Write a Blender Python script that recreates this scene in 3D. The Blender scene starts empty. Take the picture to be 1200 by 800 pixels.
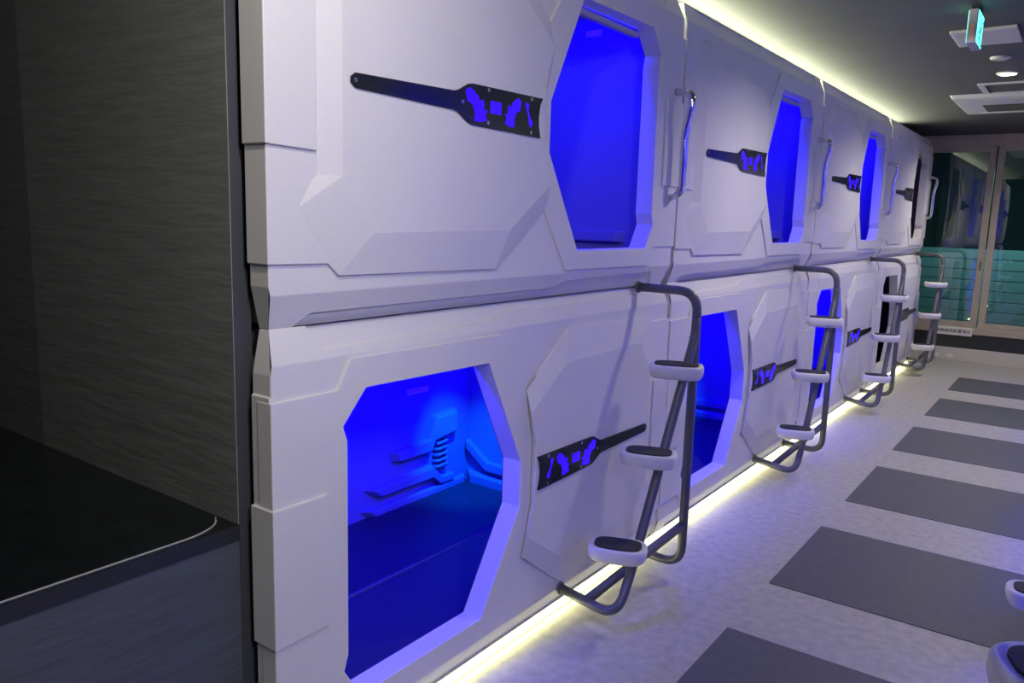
import bpy, bmesh, math, random
from mathutils import Vector, Matrix
random.seed(7)
S = bpy.context.scene
COL = S.collection

# ------------------------------------------------------------------ camera
YAW, PITCH, ROLL, FPX, CX, CZ = math.radians(35.868), math.radians(-9.038), math.radians(1.631), 925.56, 1.470, 1.473
fwd = Vector((-math.sin(YAW)*math.cos(PITCH), math.cos(YAW)*math.cos(PITCH), math.sin(PITCH)))
rgt = Vector((math.cos(YAW), math.sin(YAW), 0)); up = rgt.cross(fwd)
r2 = rgt*math.cos(ROLL) + up*math.sin(ROLL); u2 = -rgt*math.sin(ROLL) + up*math.cos(ROLL)
cam = bpy.data.objects.new('camera', bpy.data.cameras.new('camera')); COL.objects.link(cam)
M = Matrix((r2, u2, -fwd)).transposed().to_4x4(); M.translation = (CX, 0, CZ)
cam.matrix_world = M
cam.data.sensor_width = 36; cam.data.lens = 36*FPX/1200; cam.data.clip_start = 0.02
S.camera = cam
# ------------------------------------------------------------------ world, exposure
W = bpy.data.worlds.new('world'); S.world = W; W.use_nodes = True
W.node_tree.nodes['Background'].inputs[0].default_value = (0.55, 0.62, 0.75, 1)
W.node_tree.nodes['Background'].inputs[1].default_value = 0.02
S.view_settings.view_transform = 'Standard'; S.view_settings.look = 'None'
S.view_settings.exposure = 0.0; S.view_settings.gamma = 1.0; S.view_settings.use_curve_mapping = False
S.cycles.use_denoising = True
S.cycles.sample_clamp_indirect = 6

# ------------------------------------------------------------------ layout
Y0, PW, PH = 1.079, 2.1, 1.17          # pod row start, pod width, pod height
ZL, ZU = 0.031, 1.201                  # bottoms of lower / upper pods
CEIL = 2.48; XR = 1.752; YE = 10.05     # ceiling, face of opposite row, end wall
OY = 2.91                             # far edge of first pod of opposite row
BLUE = (0.009, 0.0, 1.0)

def area(name, loc, target, sx, sy, col, e, spread=180):
    l = bpy.data.lights.new(name, 'AREA'); l.shape = 'RECTANGLE'; l.size = sx; l.size_y = sy
    l.color = col; l.energy = e; l.spread = math.radians(spread)
    o = bpy.data.objects.new(name, l); COL.objects.link(o); o.location = loc
    d = Vector(target) - Vector(loc); o.rotation_euler = d.to_track_quat('-Z', 'Y').to_euler()
    return o
def spot(name, loc, target, col, e, ang, blend=0.6, r=0.04):
    l = bpy.data.lights.new(name, 'SPOT'); l.color = col; l.energy = e; l.spot_size = math.radians(ang); l.spot_blend = blend; l.shadow_soft_size = r
    o = bpy.data.objects.new(name, l); COL.objects.link(o); o.location = loc
    d = Vector(target) - Vector(loc); o.rotation_euler = d.to_track_quat('-Z', 'Y').to_euler()
    return o
# lobby ceiling lamps over and behind the photographer
area('lobby_lamp', (2.20, 0.35, 2.40), (0.0, 1.1, 1.3), 0.6, 0.6, (1.0, 0.975, 0.95), 37)
# corridor downlights: the one in view at y 6.2 and its row
DOWN = [(0.90, 6.20), (0.85, 0.75), (0.90, 3.90), (0.90, 8.60)]
for (x, y), e in zip(DOWN, (74, 38, 62, 92)):
    near = y < 1                                   # the first one is turned towards the pods
    spot('downlight_beam', (x, y, CEIL-0.03), (0, 1.25, 1.75) if near else (x, y, 0), (1.0, 0.94, 0.85) if near else (1.0, 0.92, 0.80), e, 102 if near else 150, 1.0 if near else 0.9, 0.05)
# cove strip on the pod roofs and strip under the lower pods
area('cove_light', (-0.25, 4.9, 2.364), (0.25, 4.9, 2.56), 7.5, 0.03, (0.96, 1.0, 0.66), 102, 128)
area('floor_strip_light', (-0.012, 5.28, 0.017), (1.0, 5.28, -0.10), 8.3, 0.016, (1.0, 0.97, 0.46), 15)
# cold light outside the end window
area('balcony_lamp', (0.9, 10.25, 2.2), (0.8, 11.0, 0.7), 1.6, 0.1, (0.25, 0.9, 0.85), 16)

# ------------------------------------------------------------------ materials
def mat(name, col, rough=0.5, metal=0.0, emit=None, estr=0.0, spec=0.5, noise=None, bump=None, coat=0.0):
    m = bpy.data.materials.new(name); m.use_nodes = True
    nt = m.node_tree; b = nt.nodes['Principled BSDF']
    b.inputs['Base Color'].default_value = (*col, 1); b.inputs['Roughness'].default_value = rough
    b.inputs['Metallic'].default_value = metal; b.inputs['Specular IOR Level'].default_value = spec
    b.inputs['Coat Weight'].default_value = coat
    if emit: b.inputs['Emission Color'].default_value = (*emit, 1); b.inputs['Emission Strength'].default_value = estr
    tc = nt.nodes.new('ShaderNodeTexCoord')
    def tex(scale, stretch):
        mp = nt.nodes.new('ShaderNodeMapping'); mp.inputs['Scale'].default_value = stretch
        nt.links.new(tc.outputs['Object'], mp.inputs[0])
        n = nt.nodes.new('ShaderNodeTexNoise'); n.inputs['Scale'].default_value = scale; n.inputs['Detail'].default_value = 5
        nt.links.new(mp.outputs[0], n.inputs['Vector']); return n
    if noise:
        scale, amt, stretch = noise
        n = tex(scale, stretch); r = nt.nodes.new('ShaderNodeValToRGB')
        r.color_ramp.elements[0].position = 0.3; r.color_ramp.elements[1].position = 0.7
        r.color_ramp.elements[0].color = (*[c*(1-amt) for c in col], 1); r.color_ramp.elements[1].color = (*[min(1, c*(1+amt)) for c in col], 1)
        nt.links.new(n.outputs['Fac'], r.inputs[0]); nt.links.new(r.outputs[0], b.inputs['Base Color'])
    if bump:
        scale, strength, stretch = bump
        n = tex(scale, stretch); bp = nt.nodes.new('ShaderNodeBump'); bp.inputs['Strength'].default_value = strength; bp.inputs['Distance'].default_value = 0.01
        nt.links.new(n.outputs['Fac'], bp.inputs['Height']); nt.links.new(bp.outputs[0], b.inputs['Normal'])
    return m
M_shell = mat('white_plastic', (0.74, 0.73, 0.73), 0.38, noise=(3, 0.02, (1, 1, 1)), bump=(60, 0.015, (1, 1, 1)))
M_inner = mat('pod_lining', (0.17, 0.16, 0.36), 0.5)
M_mattress = mat('navy_vinyl', (0.022, 0.026, 0.05), 0.4, noise=(30, 0.15, (1, 1, 1)), bump=(40, 0.05, (1, 1, 1)))
M_plaque = mat('black_acrylic', (0.012, 0.014, 0.02), 0.12, noise=(4, 0.3, (1, 1, 1)))
M_emblem = mat('blue_backlit_emblem', (0.02, 0.0, 0.6), 0.3, emit=(0.028, 0.0, 1.0), estr=1.1)
M_emblem_off = mat('unlit_emblem', (0.05, 0.05, 0.06), 0.3)
M_plaque_off = mat('grey_acrylic', (0.05, 0.05, 0.05), 0.25)
M_screw = mat('screw_steel', (0.8, 0.8, 0.82), 0.25, 1.0)
M_chrome = mat('chrome', (0.75, 0.75, 0.78), 0.10, 1.0)
M_tube = mat('grey_painted_tube', (0.13, 0.135, 0.15), 0.38, 0.25, bump=(90, 0.03, (1, 1, 1)))
M_step = mat('white_step_plastic', (0.78, 0.77, 0.76), 0.35)
M_pad = mat('black_grip_pad', (0.02, 0.021, 0.028), 0.6, bump=(300, 0.3, (1, 1, 1)))
M_dark = mat('dark_gap', (0.01, 0.01, 0.012), 0.8)
M_ceil = mat('charcoal_ceiling_paint', (0.045, 0.046, 0.05), 0.62, noise=(6, 0.08, (1, 1, 1)))
M_floor = mat('grey_vinyl_floor', (0.43, 0.42, 0.385), 0.42, noise=(26, 0.15, (1, 1, 1)), bump=(90, 0.03, (1, 1, 1)))
M_inlay = mat('dark_grey_vinyl', (0.088, 0.092, 0.105), 0.5, noise=(20, 0.10, (1, 1, 1)))
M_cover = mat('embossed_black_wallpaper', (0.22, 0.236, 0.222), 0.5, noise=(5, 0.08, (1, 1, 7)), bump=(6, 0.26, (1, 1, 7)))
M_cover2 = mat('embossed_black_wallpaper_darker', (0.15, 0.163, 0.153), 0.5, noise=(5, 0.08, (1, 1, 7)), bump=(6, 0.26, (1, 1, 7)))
M_trimdark = mat('slate_trim', (0.055, 0.06, 0.075), 0.5)
M_lower = mat('slate_embossed_panel', (0.080, 0.092, 0.118), 0.5, noise=(5, 0.10, (1, 1, 7)), bump=(6, 0.5, (1, 1, 7)))
M_counter = mat('black_counter_laminate', (0.010, 0.012, 0.014), 0.28, noise=(12, 0.3, (1, 1, 1)))
M_fascia = mat('counter_edge', (0.022, 0.024, 0.032), 0.4)
M_clear = mat('clear_vinyl_edge', (0.42, 0.44, 0.44), 0.25)
M_bronze = mat('beige_aluminium', (0.46, 0.40, 0.30), 0.42, 0.25, noise=(8, 0.06, (1, 1, 1)))
M_base = mat('ivory_baseboard', (0.55, 0.53, 0.47), 0.5)
M_endpanel = mat('charcoal_end_panel', (0.018, 0.021, 0.025), 0.4)
M_sign = mat('white_sign_plate', (0.72, 0.70, 0.64), 0.4)
M_ink = mat('black_lettering', (0.02, 0.02, 0.02), 0.6)
M_led = mat('led_diffuser', (0.9, 0.9, 0.7), 0.5, emit=(1.0, 0.98, 0.66), estr=1.3)
M_lamp = mat('downlight_glow', (1, 1, 1), 0.5, emit=(1.0, 0.93, 0.78), estr=9.0)
M_white = mat('ceiling_fixture_white', (0.42, 0.41, 0.42), 0.5)
M_grille = mat('dark_grille', (0.06, 0.06, 0.06), 0.6)
M_exit = mat('exit_sign_glow', (0.2, 0.9, 0.8), 0.4, emit=(0.12, 0.85, 0.78), estr=2.2)
M_exitfig = mat('exit_sign_green', (0.0, 0.16, 0.12), 0.4, emit=(0.0, 0.25, 0.2), estr=0.8)
M_exitbody = mat('exit_sign_case', (0.40, 0.38, 0.42), 0.45)
M_cream = mat('cream_label', (0.62, 0.45, 0.27), 0.5)
M_slat = mat('fence_slat_grey', (0.42, 0.46, 0.47), 0.5)
M_facade = mat('night_facade', (0.04, 0.05, 0.055), 0.8)
M_piping = mat('grey_piping', (0.11, 0.12, 0.13), 0.6)
M_label = mat('lining_label', (0.9, 0.9, 0.92), 0.4, emit=(0.25, 0.22, 0.8), estr=0.0)
def glassmat():
    m = bpy.data.materials.new('window_glass'); m.use_nodes = True; nt = m.node_tree; nt.nodes.clear()
    o = nt.nodes.new('ShaderNodeOutputMaterial'); mx = nt.nodes.new('ShaderNodeMixShader'); fr = nt.nodes.new('ShaderNodeFresnel'); fr.inputs[0].default_value = 1.6
    t = nt.nodes.new('ShaderNodeBsdfTransparent'); t.inputs[0].default_value = (0.80, 0.90, 0.90, 1)
    g = nt.nodes.new('ShaderNodeBsdfGlossy'); g.inputs['Roughness'].default_value = 0.01
    mu = nt.nodes.new('ShaderNodeMath'); mu.operation = 'MULTIPLY'; mu.inputs[1].default_value = 2.2; mu.use_clamp = True
    nt.links.new(fr.outputs[0], mu.inputs[0]); nt.links.new(mu.outputs[0], mx.inputs[0])
    nt.links.new(t.outputs[0], mx.inputs[1]); nt.links.new(g.outputs[0], mx.inputs[2]); nt.links.new(mx.outputs[0], o.inputs[0])
    return m
M_glass = glassmat()

# ------------------------------------------------------------------ helpers
def tag(o, label=None, cat=None, group=None, kind=None):
    if label: o['label'] = label
    if cat: o['category'] = cat
    if group: o['group'] = group
    if kind: o['kind'] = kind
    return o
def obj(name, bm, m, parent=None, bevel=0.0, seg=2, ang=25, smooth=False, recalc=True):
    if recalc: bmesh.ops.recalc_face_normals(bm, faces=bm.faces)
    me = bpy.data.meshes.new(name); bm.to_mesh(me); bm.free(); me.materials.append(m)
    if smooth:
        for p in me.polygons: p.use_smooth = True
    o = bpy.data.objects.new(name, me); COL.objects.link(o)
    if parent: o.parent = parent
    if bevel:
        b = o.modifiers.new('bevel', 'BEVEL'); b.width = bevel; b.segments = seg; b.limit_method = 'ANGLE'; b.angle_limit = math.radians(ang)
    return o
def empty(name, loc=(0, 0, 0)):
    o = bpy.data.objects.new(name, None); COL.objects.link(o); o.location = loc; o.empty_display_size = 0.1; return o
def box(bm, x0, x1, y0, y1, z0, z1):
    v = [bm.verts.new((x, y, z)) for x in (x0, x1) for y in (y0, y1) for z in (z0, z1)]
    for f in ((0, 1, 3, 2), (4, 6, 7, 5), (0, 4, 5, 1), (2, 3, 7, 6), (0, 2, 6, 4), (1, 5, 7, 3)): bm.faces.new([v[i] for i in f])
def bx(name, m, x0, x1, y0, y1, z0, z1, parent=None, bevel=0.0, off=(0, 0, 0)):
    bm = bmesh.new(); box(bm, x0-off[0], x1-off[0], y0-off[1], y1-off[1], z0-off[2], z1-off[2]); return obj(name, bm, m, parent, bevel)
def struct(o): o['kind'] = 'structure'; return o
def prism(bm, p0, x0, p1, x1, back=False):
    """polygon p0 (u,v) at depth x0 lofted to p1 at x1 (same count), capped at x1"""
    a = [bm.verts.new((x0, u, v)) for u, v in p0]; b = [bm.verts.new((x1, u, v)) for u, v in p1]
    n = len(a)
    for i in range(n): bm.faces.new((a[i], a[(i+1) % n], b[(i+1) % n], b[i]))
    bm.faces.new(b)
    if back: bm.faces.new(a[::-1])
def tube(bm, pts, r, fil=0.05, seg=12, arc=6, caps=True):
    pts = [Vector(p) for p in pts]; path = [pts[0]]
    for i in range(1, len(pts)-1):
        a, b, c = pts[i-1], pts[i], pts[i+1]; d1 = (a-b).normalized(); d2 = (c-b).normalized()
        k = min(fil, (a-b).length*0.49, (c-b).length*0.49)
        for j in range(arc+1):
            t = j/arc; path.append((1-t)**2*(b+d1*k) + 2*t*(1-t)*b + t*t*(b+d2*k))
    path.append(pts[-1])
    ref = None; rings = []
    for i, p in enumerate(path):
        t = (path[min(i+1, len(path)-1)] - path[max(i-1, 0)]).normalized()
        if ref is None: ref = t.orthogonal().normalized()
        ref = (ref - t*ref.dot(t)).normalized(); s = t.cross(ref)
        rings.append([bm.verts.new(p + r*(math.cos(2*math.pi*k/seg)*ref + math.sin(2*math.pi*k/seg)*s)) for k in range(seg)])
    for a, b in zip(rings, rings[1:]):
        for k in range(seg): bm.faces.new((a[k], a[(k+1) % seg], b[(k+1) % seg], b[k]))
    if caps: bm.faces.new(rings[0][::-1]); bm.faces.new(rings[-1])
def disc(bm, c, r, h, axis, seg=16, r1=None):
    """short cylinder from c along axis"""
    ax = Vector(axis).normalized(); a = ax.orthogonal().normalized(); b = ax.cross(a); c = Vector(c); r1 = r if r1 is None else r1
    A = [bm.verts.new(c + r*(math.cos(2*math.pi*k/seg)*a + math.sin(2*math.pi*k/seg)*b)) for k in range(seg)]
    B = [bm.verts.new(c + ax*h + r1*(math.cos(2*math.pi*k/seg)*a + math.sin(2*math.pi*k/seg)*b)) for k in range(seg)]
    for k in range(seg): bm.faces.new((A[k], A[(k+1) % seg], B[(k+1) % seg], B[k]))
    bm.faces.new(A[::-1]); bm.faces.new(B)
def fill(bm, loops, x):
    """planar face with holes at depth x (or x(u,v))"""
    fx = x if callable(x) else (lambda u, v: x); es = []; out = []
    for lp in loops:
        vs = [bm.verts.new((fx(u, v), u, v)) for u, v in lp]; out.append(vs)
        es += [bm.edges.new((vs[i], vs[(i+1) % len(vs)])) for i in range(len(vs))]
    bmesh.ops.triangle_fill(bm, use_beauty=True, use_dissolve=False, edges=es)
    return out
def copy_tree(o, parent=None):
    c = o.copy(); COL.objects.link(c); c.parent = parent
    for ch in [k for k in o.children]: copy_tree(ch, c)
    return c

# ------------------------------------------------------------------ room shell
def shell():
    struct(bx('floor', M_floor, -2.2, 2.9, -2.6, YE+0.1, -0.1, 0.0))
    struct(bx('ceiling', M_ceil, -2.2, 2.9, -2.6, YE+0.1, CEIL, CEIL+0.1))
    struct(bx('wall_back', M_trimdark, -2.2, 2.9, -2.7, -2.6, 0, CEIL))
    struct(bx('wall_right', M_trimdark, 2.9, 3.0, -2.7, YE+0.1, 0, CEIL))
    struct(bx('wall_left', M_trimdark, -2.3, -2.2, -2.7, YE+0.1, 0, CEIL))
    # dark partition between counter niche and pods: two widths of embossed covering on its near face
    w = struct(bx('wall_niche', M_trimdark, -2.2, -0.08, 1.0665, 1.112, 0, CEIL))
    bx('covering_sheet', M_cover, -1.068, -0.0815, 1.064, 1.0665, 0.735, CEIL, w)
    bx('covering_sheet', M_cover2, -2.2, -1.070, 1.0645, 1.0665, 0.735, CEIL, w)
    # panel under the counter
    w2 = struct(bx('wall_counter', M_lower, -0.16, -0.082, -2.6, 1.0665, 0, 0.697))
shell()
def counter():
    t = empty('counter', (-0.6, 0.0, 0.70))
    tag(t, 'glossy black counter slab in the dark niche left of the white pods', 'counter')
    o = (-0.6, 0.0, 0.70)
    bx('counter_slab', M_counter, -2.2, -0.083, -2.6, 1.064, 0.698, 0.735, t, 0.002, o)
    bx('edge_band', M_fascia, -0.083, -0.078, -2.6, 1.064, 0.698, 0.734, t, 0, o)
    # clear desk sheet with a rounded corner, seen by its pale edge
    bm = bmesh.new(); pts = [(-0.092, -2.5), (-0.092, 0.93)]
    for k in range(1, 8):
        a = k/8*math.pi/2; pts.append((-0.092-0.07*(1-math.cos(a)), 0.93+0.12*math.sin(a)))
    pts += [(-0.162, 1.056)]
    rail = [Vector((x-o[0], y-o[1], 0.7365-o[2])) for x, y in pts]
    tube(bm, rail, 0.0022, 0.0, 6, 1)
    obj('clear_sheet_edge', bm, M_clear, t, smooth=True)
counter()

# ------------------------------------------------------------------ floor inlays
NAMES = ['nearest the camera', 'second from the camera', 'third from the camera', 'fourth from the camera', 'fifth from the camera', 'sixth from the camera']
def inlays():
    for i in range(6):
        y = 1.885 + 1.2525*i
        w = 0.79
        o = bx('floor_inlay', M_inlay, -0.45, 0.45, 0, w, 0, 0.003, None, 0.0)
        o.location = (1.0, y, 0.0)
        tag(o, 'dark grey rectangular vinyl inlay in the pale floor, ' + NAMES[i], 'floor inlay', 'floor inlays along the aisle')
inlays()

# ------------------------------------------------------------------ pod
mir = lambda p: (p[0], PH-p[1])
OPEN = [(1.105, .478), (1.105, .638), (1.287, .993), (1.80, 1.00), (1.878, .912), (1.864, .872), (1.864, .295), (1.878, .252), (1.82, .158), (1.302, .158)]
L0, LM, LB, LP = .012, .020, .028, .041        # levels of the face: base, margins, mid blocks, plateau
def adj(p, x=LM, o=ZU):
    k = 1 - x/1.47
    return ((Y0+p[0])*k - Y0, CZ + (o+p[1]-CZ)*k - o)
SIDE = [(0, .035), (.10, .014), (.15, .014), (.1501, .009), (.41, .009), (.4101, .003), (.755, .003), (.7551, .009), (1.02, .009), (1.0201, .014), (1.07, .014), (PH, .035)]
def xA(v):
    d = min(v, PH-v)
    return L0 if d >= .08 else L0 - (.08-d)/.08*.032
def front_panel(parent, rot):
    bm = bmesh.new()
    left = [(u, v) for v, u in SIDE]; right = [(PW-u, v) for v, u in SIDE]
    lm = [p for p in left if .08 < p[1] < PH-.08]; rm = [p for p in right if .08 < p[1] < PH-.08]
    uL = .018
    # base plate with opening
    ring = [(uL, .08)] + lm + [(uL, PH-.08), (PW-uL, PH-.08)] + rm[::-1] + [(PW-uL, .08)]
    fill(bm, [ring, OPEN], L0)
    # bands sloping back to the pod joint, with a stepped lower part
    line = [(.104, 0), (.148, .030), (1.195, .031), (1.248, .051), (1.92, .060), (1.96, 0)]
    for f in (lambda p: p, mir):
        A = [(uL, .08), (.035, 0)] + line + [(PW-.035, 0), (PW-uL, .08)]
        bm.faces.new([bm.verts.new((xA(f(p)[1]), *f(p))) for p in A])
        bm.faces.new([bm.verts.new((xA(f(p)[1])-.010, *f(p))) for p in line])
        for p, q in zip(line, line[1:]):
            bm.faces.new([bm.verts.new((xA(f(a)[1])-d, *f(a))) for a, d in ((p, 0), (q, 0), (q, .010), (p, .010))])
    # returns around the edge
    loop = left + right[::-1]
    for p, q in zip(loop, loop[1:]+loop[:1]):
        bm.faces.new([bm.verts.new(c) for c in ((xA(p[1]), *p), (xA(q[1]), *q), (-.052, *q), (-.052, *p))])
    bmesh.ops.remove_doubles(bm, verts=bm.verts, dist=1e-6)
    # raised field left, raised margin right
    lo = [adj(p) for p in [(.162, .353), (.147, .339), (.109, .278), (.228, .117), (.858, .110), (1.115, .295), (1.070, .475)]]
    h1 = [(.0075, .150), adj((.196, .146)), lo[3], lo[4], (1.02, .25)]
    f1 = h1 + [mir(p) for p in h1[::-1]]
    prism(bm, f1, -.0535, f1, LM)
    half = [(2.0925, .162), (1.895, .162), (1.852, .088), adj((1.262, .090)), lo[5], lo[6]]
    f2 = half + [mir(p) for p in half[::-1]]
    J = -.052
    fill(bm, [f2, OPEN], LM)
    for poly, xa, xb in ((f2, LM, -.03), (OPEN, LM, J)):
        for p, q in zip(poly, poly[1:]+poly[:1]):
            bm.faces.new([bm.verts.new(c) for c in ((xa, *p), (xa, *q), (xb, *q), (xb, *p))])
    # mid blocks on the margins
    m1 = [(.0015, .41), (.142, .405), (.142, .765), (.0015, .755)]
    m2 = [(1.935, .41), (2.0985, .41), (2.0985, .755), (1.935, .755)]
    for m in (m1, m2): prism(bm, m, -.0535, m, LB)
    # plateau with faceted flanks
    P = {k: bm.verts.new((LM+.0004, *p)) for k, p in zip('abcdefg', lo)}
    P.update({k+'m': bm.verts.new((LM+.0004, *mir(p))) for k, p in zip('abcdefg', lo)})
    hi = {'A': (.206, .352), 'C': (.307, .221), 'E': (.870, .228), 'G': (1.082, .372), 'H': (1.048, .482)}
    for k, p in hi.items():
        P[k] = bm.verts.new((LP, *p)); P[k+'m'] = bm.verts.new((LP, *mir(p)))
    for s in ('', 'm'):
        for f in ('abA', 'bcA', 'cdCA', 'deEC', 'efGE', 'fgHG'):
            bm.faces.new([P[c+s] for c in f])
    bm.faces.new([P[c] for c in ('a', 'A', 'Am', 'am')]); bm.faces.new([P[c] for c in ('g', 'gm', 'Hm', 'H')])
    bm.faces.new([P[c] for c in ('A', 'C', 'E', 'G', 'H', 'Hm', 'Gm', 'Em', 'Cm', 'Am')])
    bmesh.ops.remove_doubles(bm, verts=bm.verts, dist=1e-6)
    if rot:
        for v in bm.verts: v.co.y = PW - v.co.y
    bmesh.ops.recalc_face_normals(bm, faces=bm.faces)
    return obj('front_panel', bm, M_shell, parent, .005, 2, 18, recalc=False)
def interior(parent, rot):
    bm = bmesh.new(); x0, x1, a, b, z0, z1 = -1.0, -.055, .11, PW-.13, .03, 1.11
    rect = [(a, z0), (b, z0), (b, z1), (a, z1)]
    op = [(PW-u, v) for u, v in OPEN] if rot else OPEN
    fill(bm, [rect, op], x1)
    V = {}
    def q(*c): bm.faces.new([bm.verts.new(p) for p in c])
    q((x0, a, z0), (x0, b, z0), (x0, b, z1), (x0, a, z1))
    q((x0, a, z0), (x1, a, z0), (x1, b, z0), (x0, b, z0)); q((x0, a, z1), (x1, a, z1), (x1, b, z1), (x0, b, z1))
    q((x0, a, z0), (x1, a, z0), (x1, a, z1), (x0, a, z1)); q((x0, b, z0), (x1, b, z0), (x1, b, z1), (x0, b, z1))
    bmesh.ops.remove_doubles(bm, verts=bm.verts, dist=1e-5)
    o = obj('inner_shell', bm, M_inner, parent)
    # outer casing
    bm = bmesh.new()
    box(bm, x0-.05, x0-.02, a-.05, b+.05, z0-.025, z1+.045); box(bm, x0-.02, -.075, a-.05, a-.02, z0-.025, z1+.045); box(bm, x0-.02, -.075, b+.02, b+.05, z0-.025, z1+.045)
    box(bm, x0-.02, -.075, a-.02, b+.02, z1+.02, z1+.045); box(bm, x0-.02, -.075, a-.02, b+.02, z0-.025, z0-.01)
    obj('casing', bm, M_shell, parent)
    # moulded relief of back and end wall
    bm = bmesh.new()
    def relief(poly, h, ins, plane):
        cx = sum(p[0] for p in poly)/len(poly); cz = sum(p[1] for p in poly)/len(poly)
        top = [(p[0]+(cx-p[0])*ins, p[1]+(cz-p[1])*ins) for p in poly]
        if plane == 'back':
            A = [bm.verts.new((x0-.002, *p)) for p in poly]; B = [bm.verts.new((x0+h, *p)) for p in top]
        else:
            A = [bm.verts.new((p[0], b+.002, p[1])) for p in poly]; B = [bm.verts.new((p[0], b-h, p[1])) for p in top]
        k = len(A)
        for i in range(k): bm.faces.new((A[i], A[(i+1) % k], B[(i+1) % k], B[i]))
        bm.faces.new(B)
    dy, dz = Y0, ZL
    g = lambda L: [(y-dy, z-dz) for y, z in L]
    relief(g([(2.94, .53), (2.77, .52), (2.72, .41), (2.48, .395), (2.50, .345), (2.735, .345), (2.765, .40), (2.94, .42)]), .045, .10, 'back')
    relief(g([(2.76, .275), (2.55, .265), (2.32, .26), (2.38, .215), (2.76, .215), (2.82, .165), (2.93, .165), (2.93, .20), (2.83, .205)]), .04, .10, 'back')
    relief(g([(3.03, .165), (2.3, .165), (2.35, .12), (3.03, .12)]), .035, .12, 'back')
    h = lambda L: [(x, z-dz) for x, z in L]
    relief(h([(-1.0, .345), (-.985, .345), (-.85, .25), (-.15, .25), (-.15, .20), (-.86, .20), (-1.0, .30)]), .035, .06, 'end')
    relief(h([(-1.0, .185), (-.15, .165), (-.15, .10), (-1.0, .10)]), .05, .14, 'end')
    obj('moulded_relief', bm, M_inner, parent, .006, 2, 25)
    for k in range(6):
        z = .405 - .029*k - dz
        bm = bmesh.new(); tube(bm, [(x0-.005, 2.785-dy, z-.004), (x0+.03, 2.79-dy, z), (x0+.03, 2.86-dy, z+.004), (x0-.005, 2.865-dy, z+.004)], .008, .012, 8, 3)
        obj('vent_bar', bm, M_inner, parent, smooth=True)
    # mattress in two lengths
    for xa, xb in ((x0+.008, -.505), (-.497, -.062)):
        bm = bmesh.new(); box(bm, xa, xb, a+.008, b-.008, z0, .103)
        obj('mattress_pad', bm, M_mattress, parent, .012, 3)
    bx('piping', M_piping, -.5045, -.4975, a+.01, b-.01, .094, .1015, parent)
    bx('wall_label', M_label, x0, x0+.004, 2.60-dy, 2.745-dy, .640-dz, .668-dz, parent)
    bx('wall_label', M_label, -.385, -.31, b-.004, b, 1.036, 1.062, parent)
def plaque(parent, rot):
    top = [(.228, .580), (.242, .590), (.595, .599), (.612, .603), (.655, .625), (.675, .628), (1.018, .632)]
    arc = [(1.004, .610), (.998, .575), (1.000, .545)]
    bot = [(1.010, .512), (.675, .518), (.655, .522), (.612, .545), (.595, .549), (.242, .556), (.228, .566)]
    P = top + arc + bot
    T = (lambda u, v: (PW-(u+(u-.23)*.032), v+.010)) if rot else (lambda u, v: (u, v))
    bm = bmesh.new(); Q = [T(*p) for p in P]
    prism(bm, Q, LP+.0002, Q, LP+.0065, True)
    o = obj('plaque', bm, M_plaque, parent, .0012, 1)
    lb = [(.640, .606), (.660, .616), (.680, .606), (.697, .596), (.700, .584), (.716, .590), (.724, .578), (.720, .566), (.738, .562), (.728, .548), (.738, .536), (.706, .528), (.680, .530), (.684, .548), (.672, .572), (.648, .580)]
    rb = [(.902-(u-.640)*.82, v+.001) for u, v in lb]
    mid = [(.752, .592), (.802, .592), (.802, .558), (.752, .558)]
    curl = [(.922, .604), (.934, .610), (.942, .602), (.938, .588), (.950, .566), (.962, .556), (.960, .544), (.950, .540), (.943, .550), (.941, .566), (.930, .588)]
    for nm, poly in (('emblem_left', lb), ('emblem_right', rb), ('emblem_bar', mid), ('emblem_curl', curl)):
        bm = bmesh.new(); Q = [T(*p) for p in poly]
        prism(bm, Q, LP+.006, Q, LP+.0072, True); obj('emblem', bm, M_emblem, o)
    for s in ((.240, .573), (.628, .574), (.742, .620), (.742, .530), (.955, .622), (.955, .524)):
        bm = bmesh.new(); u, v = T(*s); disc(bm, (LP+.006, u, v), .0055, .002, (1, 0, 0), 10); obj('screw', bm, M_screw, o)
    return o
def grab_handle(parent):
    bm = bmesh.new(); u = 2.028
    tube(bm, [(.01, u, .792), (.088, u, .786), (.094, u, .735), (.070, u, .630), (.070, u, .385), (.01, u, .362)], .0155, .035, 14, 6)
    o = obj('grab_handle', bm, M_chrome, parent, smooth=True)
def make_pod(rot):
    t = empty('sleeping_pod')
    front_panel(t, rot); interior(t, rot); plaque(t, rot)
    if not rot:
        grab_handle(t)
        # louvred lamp bar in the head of the door
        bx('door_lamp_bar', M_white, -.070, -.045, 1.33, 1.80, .968, .990, t, .004)
    return t
ORD = ['nearest', 'second', 'third', 'farthest']
def unlight(t):
    for c in t.children:
        if c.name.startswith('plaque'):
            c.data = c.data.copy(); c.data.materials[0] = M_plaque_off
            for e in c.children:
                if e.name.startswith('emblem'): e.data = e.data.copy(); e.data.materials[0] = M_emblem_off
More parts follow.
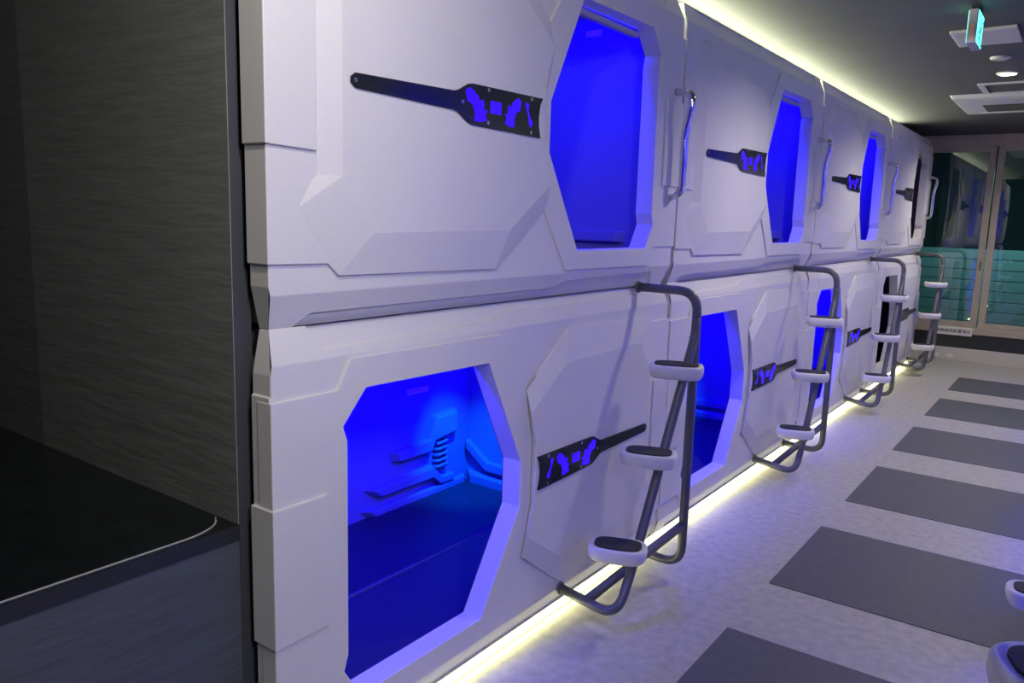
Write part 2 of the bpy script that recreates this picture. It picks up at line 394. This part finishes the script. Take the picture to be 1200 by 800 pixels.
def pods():
    upr, low = make_pod(False), make_pod(True)
    for side in (0, 1):
        for i in range(4):
            for lvl, src in ((1, upr), (0, low)):
                t = src if (side == 0 and i == 0) else copy_tree(src)
                z = ZU if lvl else ZL
                if side == 0: t.location = (0, Y0+PW*i, z)
                else: t.location = (XR, OY+PW*i, z); t.rotation_euler = (0, 0, math.pi)
                lit = not (side == 0 and i == 3)
                where = 'upper' if lvl else 'lower'
                if side == 0:
                    lab = '%s %s white moulded sleeping pod of the row on the left, %s' % (ORD[i], where, 'doorway glowing blue' if lit else 'doorway dark and unlit')
                    grp = 'pods of the row on the left'
                else:
                    lab = '%s %s white moulded sleeping pod of the facing row on the right' % (ORD[i], where)
                    grp = 'pods of the facing row on the right'
                tag(t, lab, 'sleeping pod', grp)
                if not lit: unlight(t); continue
                sx = 1 if side == 0 else -1; fx = 0 if side == 0 else XR; cy = t.location.y + sx*PW/2
                # strip over the doorway inside, shining at the back wall
                area('pod_lamp', (fx-sx*.09, cy, z+1.07), (fx-sx*.85, cy, z+.35), 1.5, .06, BLUE, (38 if lvl else 50) if side == 0 else 105)
                if lvl == 0 and side == 0:
                    y = t.location.y
                    spot('reading_lamp', (-.60, y+1.58, z+1.0), (-.92, y+1.86, z+.12), (0.0, .26, 1.0), 95.0, 48, 1.0, .02)
pods()

# ------------------------------------------------------------------ ladders
def make_step(t, cx, y, z, turn=20):
    """white moulded tread with a black grip pad, top at z"""
    def sup(hx, hy, n=48, e=3.2):
        return [(math.copysign(abs(math.cos(a))**(2/e)*hx, math.cos(a)), math.copysign(abs(math.sin(a))**(2/e)*hy, math.sin(a))) for a in (2*math.pi*i/n for i in range(n))]
    ca, sa = math.cos(math.radians(turn)), math.sin(math.radians(turn)); n = 48
    rt = lambda p, q: (cx + p*ca - q*sa, y + p*sa + q*ca)
    bm = bmesh.new(); rings = []
    for s, dz in [(.70, -.056), (.86, -.052), (.96, -.040), (1.0, -.024), (.985, -.008), (.93, -.001), (.86, .0), (.82, -.002)]:
        rings.append([bm.verts.new((*rt(p, q), z+dz)) for p, q in sup(.105-(1-s)*.08, .072-(1-s)*.08)])
    for a, b in zip(rings, rings[1:]):
        for i in range(n): bm.faces.new((a[i], a[(i+1) % n], b[(i+1) % n], b[i]))
    bm.faces.new(rings[0][::-1]); bm.faces.new(rings[-1])
    st = obj('step', bm, M_step, t, smooth=True)
    bm = bmesh.new(); A = sup(.085, .052)
    lo = [bm.verts.new((*rt(p, q), z-.004)) for p, q in A]; hi = [bm.verts.new((*rt(p*.985, q*.985), z+.003)) for p, q in A]
    for i in range(n): bm.faces.new((lo[i], lo[(i+1) % n], hi[(i+1) % n], hi[i]))
    bm.faces.new(hi); obj('grip_pad', bm, M_pad, st)
def make_ladder():
    """y measured from the pod's left edge, x out from the pod face"""
    t = empty('pod_ladder'); X = .255
    def part(nm, pts, fil):
        bm = bmesh.new(); tube(bm, pts, .018, fil, 14, 7); return obj(nm, bm, M_tube, t, smooth=True)
    part('post_tube', [(-.006, 1.83, ZU), (X, 1.83, ZU), (X, 1.83, .075), (.016, 1.83, .085)], .085)
    part('stringer_tube', [(.016, 1.28, .11), (X, 1.28, .075), (X, 1.375, .20), (X, 1.826, 1.03), (X, 1.83, 1.10)], .075)
    part('brace_tube', [(.13, 1.282, .095), (X-.005, 1.825, .245)], .0)
    for x, y, z in ((-.0085, 1.83, ZU), (.0135, 1.83, .085), (.0135, 1.28, .11)):
        bm = bmesh.new(); disc(bm, (x, y, z), .0245, .010, (1, 0, 0), 20); obj('flange', bm, M_tube, t, .003)
    for y, z in ((1.325, .325), (1.535, .622), (1.735, .925)): make_step(t, .225, y, z)
    return t
def ladders():
    src = make_ladder()
    for side in (0, 1):
        for i in range(4):
            t = src if (side == 0 and i == 0) else copy_tree(src)
            if side == 0: t.location = (0, Y0+PW*i, 0)
            else: t.location = (XR, OY+PW*i, 0); t.rotation_euler = (0, 0, math.pi)
            lab = ('%s grey tube ladder with three white steps on the left row of pods' if side == 0 else '%s grey tube ladder with white steps on the facing row at right edge') % ORD[i]
            tag(t, lab, 'ladder', 'ladders on the left row' if side == 0 else 'ladders on the facing row')
ladders()
def stand():
    t = empty('ladder_step_stand', (1.477, 2.90, 0)); tag(t, 'low white ladder step with black pad at right frame edge, farther of the two there', 'step stool')
    make_step(t, 0, 0, .348, 8)  # a ladder step of the facing row, stood on added legs
    for x, y in ((.0, -.04), (.0, .04), (.075, -.04), (.075, .04)):
        bm = bmesh.new(); tube(bm, [(x, y, 0), (x, y, .298)], .012, 0, 10, 1); obj('leg', bm, M_tube, t, smooth=True)
stand()

# ------------------------------------------------------------------ light strips
def strips():
    o = bx('cove_light_strip', M_led, -.01, .01, -3.75, 3.75, 0, .012); o.location = (-.285, 4.9, 2.358)
    tag(o, 'pale yellow light strip along the roofs of the upper pods', 'light strip')
    o = bx('floor_light_strip', M_led, -.008, .008, -4.19, 4.19, 0, .024); o.location = (-.02, 5.28, .002)
    tag(o, 'bright yellow white light strip under the lower pods at floor level', 'light strip')
strips()

# ------------------------------------------------------------------ ceiling fixtures
def ceiling_things():
    for i, (x, y) in enumerate(DOWN):
        if i > 0: continue
        t = empty('downlight', (x, y, CEIL)); tag(t, 'round lit recessed downlight in the dark ceiling', 'lamp')
        bm = bmesh.new(); disc(bm, (0, 0, -.008), .062, .008, (0, 0, 1), 28, .066); obj('trim_ring', bm, M_white, t, .002)
        bm = bmesh.new(); disc(bm, (0, 0, -.011), .050, .004, (0, 0, 1), 28); obj('lens', bm, M_lamp, t)
    o = empty('smoke_detector', (.906, 5.63, CEIL)); tag(o, 'small round pale disc on the ceiling before the lit downlight', 'detector')
    bm = bmesh.new(); disc(bm, (0, 0, -.006), .055, .006, (0, 0, 1), 28); obj('mount_plate', bm, M_white, o)
    bm = bmesh.new(); disc(bm, (0, 0, -.014), .044, .008, (0, 0, 1), 28, .052); obj('cover', bm, M_white, o, .004)
    # flat rectangular plate
    t = empty('ceiling_panel', (.90, 4.96, CEIL)); tag(t, 'flat pale rectangular cover plate on the ceiling behind the exit sign', 'ceiling panel')
    bx('plate', M_white, -.15, .15, -.185, .185, -.018, 0, t, .005)
    for sx in (-.125, .125):
        bm = bmesh.new(); disc(bm, (sx, -.1, -.021), .006, .004, (0, 0, 1), 10); obj('screw', bm, M_screw, t)
    # vent and air conditioner cassette
    t = empty('ceiling_vent', (1.05, 6.78, CEIL)); tag(t, 'narrow rectangular ceiling vent with pale frame before the air conditioner', 'vent')
    for a in ((-.36, .36, -.22, -.19), (-.36, .36, .19, .22), (-.36, -.32, -.19, .19), (.32, .36, -.19, .19)): bx('frame_bar', M_white, *a, -.012, 0, t)
    bx('grille_back', M_dark, -.32, .32, -.19, .19, -.003, 0, t)
    for k in range(8): bx('slat', M_grille, -.32, .32, -.18+.046*k, -.155+.046*k, -.010, -.004, t)
    t = empty('air_conditioner', (.94, 7.53, CEIL-.0025)); tag(t, 'square white ceiling cassette air conditioner near the end window', 'air conditioner')
    bm = bmesh.new()
    lo = [(-.48, -.50), (.48, -.50), (.48, .50), (-.48, .50)]
    A = [bm.verts.new((x, y, 0)) for x, y in lo]; B = [bm.verts.new((x*.97, y*.97, -.03)) for x, y in lo]
    for i in range(4): bm.faces.new((A[i], A[(i+1) % 4], B[(i+1) % 4], B[i]))
    bm.faces.new(B); obj('body', bm, M_white, t, .006)
    bx('intake_grille', M_dark, -.30, .30, -.06, .33, -.034, -.029, t)
    for k in range(7): bx('grille_slat', M_grille, -.30, .30, -.05+.055*k, -.035+.055*k, -.038, -.030, t)
    for a in ((-.36, .36, -.44, -.38), (-.36, .36, .39, .44), (.38, .44, -.34, .34)): bx('louvre', M_white, *a, -.036, -.029, t, .003)
    # exit sign: hangs along the aisle, lit on both faces
    t = empty('exit_sign', (.918, 4.36, CEIL)); tag(t, 'hanging exit sign box with glowing turquoise face', 'exit sign')
    bx('case', M_exitbody, -.019, .019, -.10, .10, -.172, -.022, t, .004)
    bx('mount', M_dark, -.015, .015, -.05, .05, -.022, 0, t)
    for s in (-1, 1):
        f = bx('lit_face', M_exit, min(s*.019, s*.021), max(s*.019, s*.021), -.094, .094, -.166, -.028, t)
        # running figure and doorway
        def pic(poly):
            bm = bmesh.new(); poly = [(a*.62, b*.84) for a, b in poly]; prism(bm, poly, s*.0207, poly, s*.0218, True); obj('pictogram', bm, M_exitfig, f)
        hd = [(.02+.014*math.cos(a), -.075+.014*math.sin(a)) for a in (k*math.pi/5 for k in range(10))]
        pic(hd); pic([(.03, -.09), (.0, -.095), (-.03, -.13), (-.07, -.13), (-.07, -.142), (-.03, -.142), (-.015, -.125), (-.02, -.15), (-.06, -.175), (-.055, -.185), (-.005, -.16), (.02, -.185), (.06, -.185), (.06, -.175), (.028, -.172), (.008, -.145), (.022, -.115), (.05, -.125), (.055, -.115)])
        pic([(.09, -.06), (.145, -.06), (.145, -.19), (.09, -.19), (.09, -.18), (.132, -.18), (.132, -.07), (.09, -.07)])
    bx('cream_label', M_cream, -.009, .009, -.102, -.099, -.160, -.088, t)
ceiling_things()

# ------------------------------------------------------------------ end wall with sliding windows
def end_wall():
    y = YE
    struct(bx('wall_end', M_endpanel, -2.2, 2.9, y, y+.12, 0, .315))
    struct(bx('baseboard_end', M_base, -1.2, 2.9, y-.014, y, 0, .15, None, .003))
    w = struct(empty('window_1', (.0, y, .31)))
    o = (0, y, .31)
    bx('head', M_bronze, -1.2, 2.9, y-.02, y+.12, 2.36, CEIL, w, .004, o)
    bx('sill', M_bronze, -1.2, 2.9, y-.02, y+.12, .315, .385, w, .004, o)
    def sash(x0, x1, yy, nm):
        bm = bmesh.new(); z0, z1, r = .385, 2.36, .066; d = .03
        for a in ((x0, x0+r, z0, z1), (x1-r, x1, z0, z1), (x0+r, x1-r, z0, z0+.06), (x0+r, x1-r, z1-.06, z1)): box(bm, a[0], a[1], yy-o[1], yy+d-o[1], a[2]-o[2], a[3]-o[2])
        s = obj('sash', bm, M_bronze, w, .003)
        bx('pane', M_glass, x0+r, x1-r, yy+.012, yy+.018, z0+.06, z1-.06, s, 0, o)
        return s
    sash(-.62, .535, y+.03, 1); s = sash(.552, 1.66, y-.005, 2); sash(1.675, 2.8, y+.03, 3)
    bx('latch', M_grille, .50, .512, y+.018, y+.03, 1.02, 1.12, w, .003, o)
    # notice on the sill
    t = empty('notice_plate', (.325, y-.024, .312)); tag(t, 'small white notice with black characters below the end window', 'sign')
    bx('plate', M_sign, -.185, .185, -.002, .003, -.02, .075, t)
    cu = bpy.data.curves.new('lettering', 'FONT'); cu.body = '避難器具設置場所'; cu.size = .048; cu.extrude = .0006; cu.align_x = 'CENTER'
    tmp = bpy.data.objects.new('tmp_text', cu); COL.objects.link(tmp)
    dg = bpy.context.evaluated_depsgraph_get(); me = bpy.data.meshes.new_from_object(tmp.evaluated_get(dg))
    bpy.data.objects.remove(tmp); me.materials.clear(); me.materials.append(M_ink)
    xs = [v.co.x for v in me.vertices]
    k = .34/(max(xs)-min(xs)) if xs else 1
    tx = bpy.data.objects.new('lettering', me); COL.objects.link(tx); tx.parent = t
    tx.location = (0, -.0032, .012); tx.rotation_euler = (math.pi/2, 0, 0); tx.scale = (k, k, 1)
    # small socket plates on the baseboard
    for x in (.16, .30):
        s = bx('cable_outlet', M_sign, -.03, .03, -.006, 0, -.02, .02, None, .002); s.location = (x+.02, y-.014, .055)
        tag(s, 'small pale outlet plate on the end baseboard, %s of two' % ('left' if x < .2 else 'right'), 'outlet')
    # balcony outside: slatted screen and dark facade
    struct(bx('balcony_floor', M_facade, -3, 4, y+.12, y+2.6, -.1, .0))
    struct(bx('wall_outside', M_facade, -3, 4, y+2.5, y+2.6, 0, 4))
    f = empty('balcony_screen', (.8, y+.95, 0)); tag(f, 'horizontal slatted screen outside the end window in turquoise light', 'screen')
    for k in range(9): bx('slat', M_slat, -2.6, 2.2, 0, .02, .12+.125*k, .235+.125*k, f, .004)
    for x in (-2.4, -.9, .55, 2.0): bx('post', M_facade, x-.02, x+.02, .02, .06, 0, 1.25, f)
end_wall()
